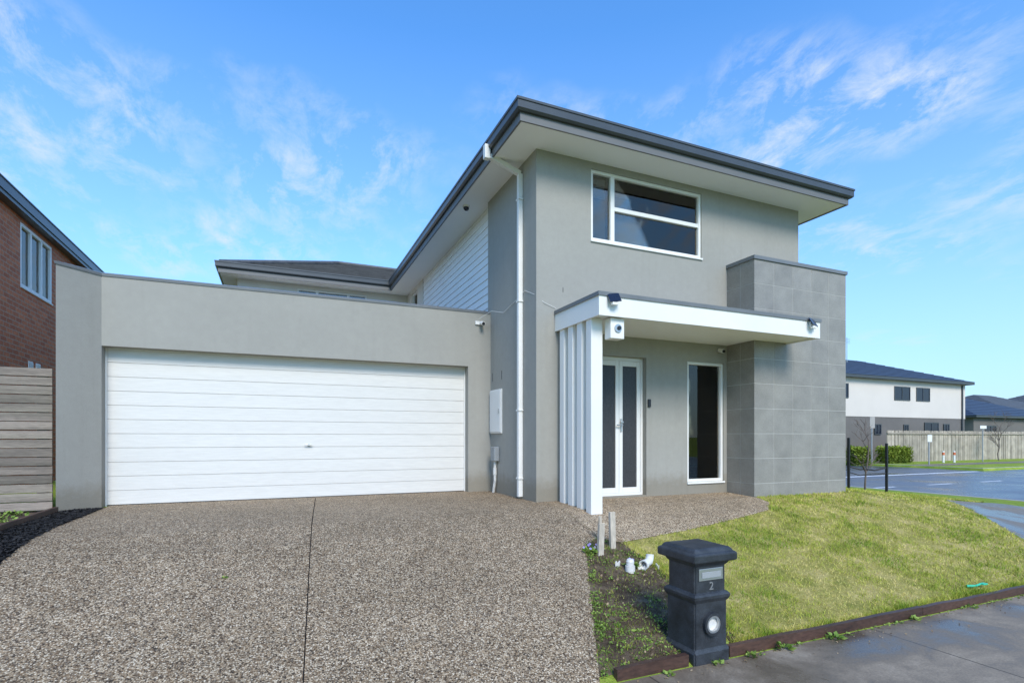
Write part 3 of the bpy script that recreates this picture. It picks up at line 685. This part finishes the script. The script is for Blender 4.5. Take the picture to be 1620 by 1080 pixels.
for _ in range(1500):
    x=random.uniform(2.0,3.6); y=random.uniform(3.2,5.3)
    if not inpoly(x,y,BED): continue
    s=random.uniform(.004,.016)
    bmesh.ops.create_icosphere(b,subdivisions=1,radius=s,matrix=Matrix.Translation((x,y,H(x,y)+.004)))
obj('soil_clods',b,'soil',kind='stuff',label='loose brown soil clods in the garden bed',cat='soil')
G1=rng.random((80,80)); G2=rng.random((200,200)); G3=rng.random((400,400))
def vn(G,x,y,s):
    fx=x/s; fy=y/s; ix=np.floor(fx).astype(int)%G.shape[0]; iy=np.floor(fy).astype(int)%G.shape[1]; tx=fx-np.floor(fx); ty=fy-np.floor(fy)
    tx=tx*tx*(3-2*tx); ty=ty*ty*(3-2*ty); jx=(ix+1)%G.shape[0]; jy=(iy+1)%G.shape[1]
    return (G[ix,iy]*(1-tx)+G[jx,iy]*tx)*(1-ty)+(G[ix,jy]*(1-tx)+G[jx,jy]*tx)*ty
def grass(n,bx,poly,near,hmin,hmax,wd,tb=.5,thin=True):
    x=rng.uniform(bx[0],bx[1],n); y=rng.uniform(bx[2],bx[3],n)
    ins=np.zeros(n,bool); m=len(poly)
    for i in range(m):
        x1,y1=poly[i]; x2,y2=poly[(i+1)%m]
        if y1==y2: continue
        c=((y1>y)!=(y2>y))&(x<(x2-x1)*(y-y1)/(y2-y1)+x1); ins^=c
    f=.35*vn(G1,x,y,.6)+.35*vn(G2,x,y,.22)+.3*vn(G3,x,y,.08)
    f=np.clip(.5+(f-.5)*1.5,0,1)
    d=np.hypot(x,y); keep=ins&(rng.random(n)<np.minimum(1,(near/d)**1.6))
    keep&=rng.random(n)<np.clip(1.5-1.4*f,.22,1) if thin else keep
    x=x[keep]; y=y[keep]; d=d[keep]; f=f[keep]; n=len(x)
    z=np.array([H(a,c) for a,c in zip(x,y)])+.003
    ang=rng.uniform(0,2*np.pi,n); hh=rng.uniform(hmin,hmax,n)*(1.5-1.0*f)
    w=wd*np.maximum(1,d/6); lean=rng.uniform(0,1.4,n)*hh; la=rng.uniform(0,2*np.pi,n)
    V=np.zeros((n,3,3)); cx,sx=np.cos(ang)*w/2,np.sin(ang)*w/2
    V[:,0]=np.stack([x-cx,y-sx,z],1); V[:,1]=np.stack([x+cx,y+sx,z],1); V[:,2]=np.stack([x+np.cos(la)*lean,y+np.sin(la)*lean,z+hh],1)
    t=np.clip(tb+1.1*(f-.5)+rng.normal(0,.18,n),0,1)
    return V,t
def blades_obj(parts,name,label):
    V=np.concatenate([p[0] for p in parts]); t=np.concatenate([p[1] for p in parts]); n=len(V)
    me=bpy.data.meshes.new(name); me.vertices.add(n*3); me.vertices.foreach_set('co',V.reshape(-1).astype(np.float32))
    me.loops.add(n*3); me.loops.foreach_set('vertex_index',np.arange(n*3,dtype=np.int32))
    me.polygons.add(n); me.polygons.foreach_set('loop_start',np.arange(0,n*3,3,dtype=np.int32)); me.polygons.foreach_set('loop_total',np.full(n,3,dtype=np.int32))
    me.update(); at=me.attributes.new('tint','FLOAT_COLOR','POINT')
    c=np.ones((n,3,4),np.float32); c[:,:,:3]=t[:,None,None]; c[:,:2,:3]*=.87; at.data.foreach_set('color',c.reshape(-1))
    me.materials.append(M['blade']); me.validate()
    o=bpy.data.objects.new(name,me); COL.objects.link(o); o['kind']='stuff'; o['label']=label; o['category']='grass'
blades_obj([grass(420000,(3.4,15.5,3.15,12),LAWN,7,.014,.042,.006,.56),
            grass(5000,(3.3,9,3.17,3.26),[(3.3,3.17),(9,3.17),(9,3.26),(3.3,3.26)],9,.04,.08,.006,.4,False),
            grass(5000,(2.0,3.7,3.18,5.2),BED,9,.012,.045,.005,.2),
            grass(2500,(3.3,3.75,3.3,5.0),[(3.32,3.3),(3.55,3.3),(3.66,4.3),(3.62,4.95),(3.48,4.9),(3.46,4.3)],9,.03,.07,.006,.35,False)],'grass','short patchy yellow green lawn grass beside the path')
x,y=6.95,3.3; z=H(x,y); b=B()
cyl(b,(x-.1,y,z+.05),(x+.1,y+.02,z+.055),.012,.006); cyl(b,(x-.1,y,z+.05),(x-.16,y+.05,z+.04),.012,.016); box(b,x+.02,x+.1,y-.02,y+.03,z+.045,z+.06,.004)
obj('toy_spade',b,'green_plastic',label='small green plastic toy spade lying in grass',cat='toy')
def baretree(x,y,h,label,name='tree',n0=5,r=.018,group=None):
    z=H(x,y); T=thing(name,(x,y,z),label,'tree',group=group)
    b=B(); p=Vector((x,y,z-.05)); pts=[p]
    for i in range(5): p=p+Vector((random.gauss(0,.02)*h,random.gauss(0,.02)*h,h*.16)); pts.append(p)
    for i in range(5): cyl(b,pts[i],pts[i+1],r*(1-.1*i),r*(.9-.1*i),8)
    obj('trunk',b,'bark',T)
    b=B()
    def br(p,d,l,rr,dep):
        q=p+d*l; cyl(b,p,q,rr,rr*.6,5)
        if dep>0:
            for _ in range(3):
                nd=(d+Vector((random.gauss(0,.45),random.gauss(0,.45),random.gauss(.15,.25)))).normalized(); br(p.lerp(q,random.uniform(.5,1)),nd,l*.68,rr*.6,dep-1)
    for i in range(n0+3):
        s=pts[random.randint(2,5)]; a=random.uniform(0,6.28); br(s,Vector((math.cos(a)*.6,math.sin(a)*.6,.8)).normalized(),h*.2,r*.5,3 if n0>3 else 2)
    obj('crown',b,'bark',T)
baretree(12.75,8.35,1.6,'small bare sapling tied between two black stakes',r=.024,n0=3)
for x,y,hh in ((12.40,8.5,1.25),(13.24,8.15,1.2)):
    z=H(x,y); b=B(); box(b,x-.024,x+.024,y-.024,y+.024,z-.1,z+hh,.005); box(b,x-.027,x+.027,y-.027,y+.027,z+hh-.36,z+hh-.33,.002)
    obj('tree_stake',b,'blackpost',label='square black stake supporting a bare sapling',cat='stake',group='black stakes around sapling')
for dz,sag,rr,lb in ((.55,.03,.018,'black rubber tie strung between two stakes'),(.42,.0,.012,'lower black tie strung between two stakes')):
    b=B(); zt=H(12.8,8.3)+dz
    pts=[(12.43,8.48,zt+.05),(12.6,8.36,zt-.02+sag/2),(12.75,8.31,zt),(12.95,8.24,zt-sag),(13.2,8.15,zt+.03)]
    for p,q in zip(pts,pts[1:]): cyl(b,p,q,rr,seg=8)
    obj('tree_tie',b,'blackpost',label=lb,cat='tree tie')
# ------------------------------------------------------------ far things
def farhouse(x0,x1,y0,y1,zm,zt,low,up,roof,label,wins,ov=.5,pitch=.38,base=-.8):
    h=thing('house',((x0+x1)/2,(y0+y1)/2,base),label,'house')
    if zm>base+.1:
        b=B(); box(b,x0,x1,y0,y1,base-.2,zm); obj('lower_wall',b,low,h)
    b=B(); box(b,x0-.03,x1+.03,y0-.03,y1,max(zm,base)+.001,zt); obj('upper_wall',b,up,h)
    X0,X1,Y0,Y1=x0-ov,x1+ov,y0-ov,y1+ov; hw=min(X1-X0,Y1-Y0)/2; rz=zt+.2+hw*pitch; cy=(Y0+Y1)/2; cx=(X0+X1)/2
    if X1-X0>Y1-Y0: R0=(X0+hw,cy,rz);R1=(X1-hw,cy,rz+.001)
    else: R0=(cx,Y0+hw,rz);R1=(cx,Y1-hw,rz+.001)
    b=B()
    if X1-X0>Y1-Y0:
        courses(b,(X0,Y0,zt+.2),(X1,Y0,zt+.2),R0,R1,12); courses(b,(X0,Y1,zt+.2),(X0,Y0,zt+.2),R0,R0,12); courses(b,(X1,Y0,zt+.2),(X1,Y1,zt+.2),R1,R1,12); courses(b,(X1,Y1,zt+.2),(X0,Y1,zt+.2),R1,R0,12)
    else:
        courses(b,(X0,Y0,zt+.2),(X1,Y0,zt+.2),R0,R0,12); courses(b,(X0,Y1,zt+.2),(X0,Y0,zt+.2),R1,R0,12); courses(b,(X1,Y0,zt+.2),(X1,Y1,zt+.2),R0,R1,12); courses(b,(X1,Y1,zt+.2),(X0,Y1,zt+.2),R1,R1,12)
    obj('roof',b,roof,h)
    b=B(); box(b,X0,X1,Y0,Y1,zt,zt+.19); obj('eave',b,'gutter',h)
    for (a,c,za,zb) in wins:
        w=thing('window',((a+c)/2,y0,za),None,None,h)
        b=B(); f=.07
        for q in ((a,a+f,za,zb),(c-f,c,za,zb),(a+f,c-f,za,za+f),(a+f,c-f,zb-f,zb),((a+c)/2-.03,(a+c)/2+.03,za+f,zb-f)): box(b,q[0],q[1],y0-.08,y0-.031,q[2],q[3])
        obj('frame',b,'gutter',w); b=B(); box(b,a+f,c-f,y0-.05,y0-.035,za+f,zb-f); obj('pane',b,'solar',w)
    return h
h=farhouse(34,54,26.8,38,2.55,5.45,'fargrey','farwhite','navytile','two storey house with off white upper level and navy roof',
 [(44.4,46.4,3.9,5.0),(47.2,49.0,3.9,5.0),(42,42.8,1.2,2.0),(45.6,46.2,1.2,2.0),(48.3,50.2,1.3,2.2),(37,39,3.9,5),(50.9,51.7,1.0,2.1)])
b=B(); cyl(b,(45,31,7),(45,31,9.6),.03)
for i in range(4): cyl(b,(44.6,31,9.1+.12*i),(45.4,31,9.1+.12*i),.012)
obj('antenna',b,'alu',h)
b=B(); cyl(b,(53.5,26.7,-.8),(53.5,26.7,5.4),.06); obj('downpipe',b,'gutter',h)
farhouse(64,80,31,44,-.8,3.0,'fargrey','fargrey','navytile','single storey dark house with navy hip roof',[(66,68,.5,2.2)])
farhouse(86,104,38,52,2.0,4.2,'fargrey','farwhite','rooftile','low grey house with pale upper wall behind paling fence',[(90,92,2.5,3.6),(96,99,2.5,3.6)])
farhouse(108,130,40,56,-.8,5.0,'farwhite','cream','rooftile','pale rendered house with charcoal hip roof',[(112,114,3,4.2)])
b=B(); tl=b.loops.layers.float_color.new('tint'); x=39.0
while x<75:
    k=random.uniform(.7,1.2); bf=set(b.faces); box(b,x,x+.135,24+random.choice((0,.02)),24.03,-.8,1.45+random.uniform(-.02,.02))
    for f in set(b.faces)-bf:
        for l in f.loops: l[tl]=(k,k,k,1)
    x+=.145
FF=thing('fence',(57,24,-.8),'long pale timber paling fence behind grass verge','fence'); obj('paling',b,'farfence',FF)
b=B(); tl=b.loops.layers.float_color.new('tint'); box(b,39,75,23.93,23.995,1.2,1.3)
for f in b.faces:
    for l in f.loops: l[tl]=(.8,.8,.8,1)
obj('rail',b,'farfence',FF)
def hedge(x0,x1,y0,y1,z0,z1,label):
    b=B(); tl=b.loops.layers.float_color.new('tint')
    for _ in range(3800):
        p=Vector((random.uniform(x0,x1),random.uniform(y0,y1),random.uniform(z0,z1)))
        ax=random.random()
        if ax<.4: p.y=y0+random.gauss(0,.05)
        elif ax<.7: p.z=z1+random.gauss(0,.05)
        elif ax<.85: p.x=x0+random.gauss(0,.05)
        s=random.uniform(.05,.12); a=Vector((random.gauss(0,1),random.gauss(0,1),random.gauss(0,1))).normalized(); w=a.cross(Vector((0,.3,1))).normalized()*s
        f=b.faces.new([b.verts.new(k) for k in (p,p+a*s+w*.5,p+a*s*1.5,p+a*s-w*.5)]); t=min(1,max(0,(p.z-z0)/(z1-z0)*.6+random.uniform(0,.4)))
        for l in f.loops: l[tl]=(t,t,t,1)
    box(b,x0+.08,x1-.08,y0+.08,y1-.08,z0-.1,z1-.08)
    obj('hedge',b,'hedge',label=label,cat='hedge',group='clipped hedges by the far house')
hedge(34.6,35.9,23.2,23.9,-.8,.2,'low clipped green hedge in front of dark wall')
hedge(37.2,39.8,22.8,23.6,-.8,.22,'long clipped yellow green hedge beside paling fence')
def sign(x,y,h,w,hh,mat,label,plate=True):
    z=H(x,y); s=thing('street_sign',(x,y,z),label,'sign'); b=B(); cyl(b,(x,y,z),(x,y,z+h),.04); obj('post',b,'greybox',s)
    b=B(); box(b,x-w/2,x+w/2,y-.05,y-.037,z+h-hh,z+h,.005); obj('plate',b,mat,s)
sign(36.3,23.3,3.1,.5,.75,'kerb','grey metal sign plate on pole by far hedge')
sign(47.0,22.2,2.6,.8,.22,'white','small white street name blade on thin pole')
sign(38.2,20.9,1.9,.45,.45,'white','small white sign on post beside far footpath')
for i,(x,y) in enumerate(((42.4,22.3),(43.3,22.1))):
    z=H(x,y); P=thing('bollard',(x,y,z),'short white bollard with orange band on verge','bollard',group='bollards on the far verge'); b=B(); cyl(b,(x,y,z),(x,y,z+.8),.07,.06,12); obj('post',b,'white',P); b=B(); cyl(b,(x,y,z+.52),(x,y,z+.7),.08,.075,12); obj('band',b,'orange',P)
baretree(50,22.6,3.2,'small bare street tree on the far verge',r=.04)
# ------------------------------------------------------------ world, sun, camera
w=bpy.data.worlds.new('World'); S.world=w; w.use_nodes=True; nt=w.node_tree; nt.nodes.clear()
out=N(nt,'ShaderNodeOutputWorld'); bg=N(nt,'ShaderNodeBackground'); sky=N(nt,'ShaderNodeTexSky'); sky.sky_type='NISHITA'; sky.sun_disc=False
EL=math.radians(40); AZ=math.radians(187)
sky.sun_elevation=EL; sky.sun_rotation=AZ; sky.air_density=1.0; sky.dust_density=0.6; sky.ozone_density=2.0; sky.altitude=0
tc=N(nt,'ShaderNodeTexCoord'); sp=N(nt,'ShaderNodeSeparateXYZ'); L(nt,tc.outputs['Generated'],sp.inputs[0])
za=N(nt,'ShaderNodeMath',operation='MAXIMUM'); L(nt,sp.outputs[2],za.inputs[0]); za.inputs[1].default_value=0.0
zb=N(nt,'ShaderNodeMath',operation='ADD'); L(nt,za.outputs[0],zb.inputs[0]); zb.inputs[1].default_value=0.25
dx=N(nt,'ShaderNodeMath',operation='DIVIDE'); L(nt,sp.outputs[0],dx.inputs[0]); L(nt,zb.outputs[0],dx.inputs[1])
dy=N(nt,'ShaderNodeMath',operation='DIVIDE'); L(nt,sp.outputs[1],dy.inputs[0]); L(nt,zb.outputs[0],dy.inputs[1])
cb=N(nt,'ShaderNodeCombineXYZ'); L(nt,dx.outputs[0],cb.inputs[0]); L(nt,dy.outputs[0],cb.inputs[1])
n1=noise(nt,mulmap(nt,cb.outputs[0],(1.6,1.0,1)),6.0,12,0.68,0.3); n2=noise(nt,cb.outputs[0],2.2,3,0.5,0.2)
c1=ramp(nt,n1.outputs[0],[(0.45,(0,0,0)),(0.66,(1,1,1))])
bandz=ramp(nt,sp.outputs[2],[(0.05,(0.35,)*3),(0.25,(0.56,)*3),(0.38,(0.66,)*3),(0.50,(0.60,)*3),(0.64,(0.42,)*3)])
c2=ramp(nt,mix(nt,0.5,n2.outputs[0],bandz),[(0.51,(0,0,0)),(0.62,(1,1,1))])
cf=mix(nt,1.0,c1,c2,'MULTIPLY')
hz=ramp(nt,sp.outputs[2],[(0.0,(0.85,)*3),(0.08,(0.66,)*3),(0.30,(0.25,)*3),(0.60,(0.0,)*3)])
cm=N(nt,'ShaderNodeMath',operation='MULTIPLY')
sc=N(nt,'ShaderNodeSeparateColor'); L(nt,cf,sc.inputs[0]); L(nt,sc.outputs[0],cm.inputs[0]); cm.inputs[1].default_value=0.80
tint=mix(nt,1.0,sky.outputs[0],(0.88,1.68,2.35),'MULTIPLY')
sh=N(nt,'ShaderNodeSeparateColor'); L(nt,hz,sh.inputs[0])
withhz=mix(nt,sh.outputs[0],tint,(4.0,4.9,5.7))
fin=mix(nt,cm.outputs[0],withhz,(5.2,5.8,6.3))
L(nt,fin,bg.inputs[0]); bg.inputs[1].default_value=0.15; L(nt,bg.outputs[0],out.inputs[0])
sd=bpy.data.lights.new('sun','SUN'); sd.energy=3.3; sd.angle=math.radians(22); sd.color=(1,.92,.82)
so=bpy.data.objects.new('sun',sd); COL.objects.link(so)
d=Vector((math.sin(AZ)*math.cos(EL),math.cos(AZ)*math.cos(EL),math.sin(EL))); so.rotation_euler=d.to_track_quat('Z','Y').to_euler(); so.location=(0,-5,20)
cd=bpy.data.cameras.new('camera'); cd.sensor_width=36; cd.lens=36*850/1620; cd.shift_y=153/1620; cd.clip_end=6000; cd.clip_start=.05
co=bpy.data.objects.new('camera',cd); COL.objects.link(co); co.location=(0,0,.9); co.rotation_euler=(math.radians(90),0,math.radians(-23.5)); S.camera=co
S.view_settings.view_transform='Standard'; S.view_settings.look='None'; S.view_settings.exposure=0
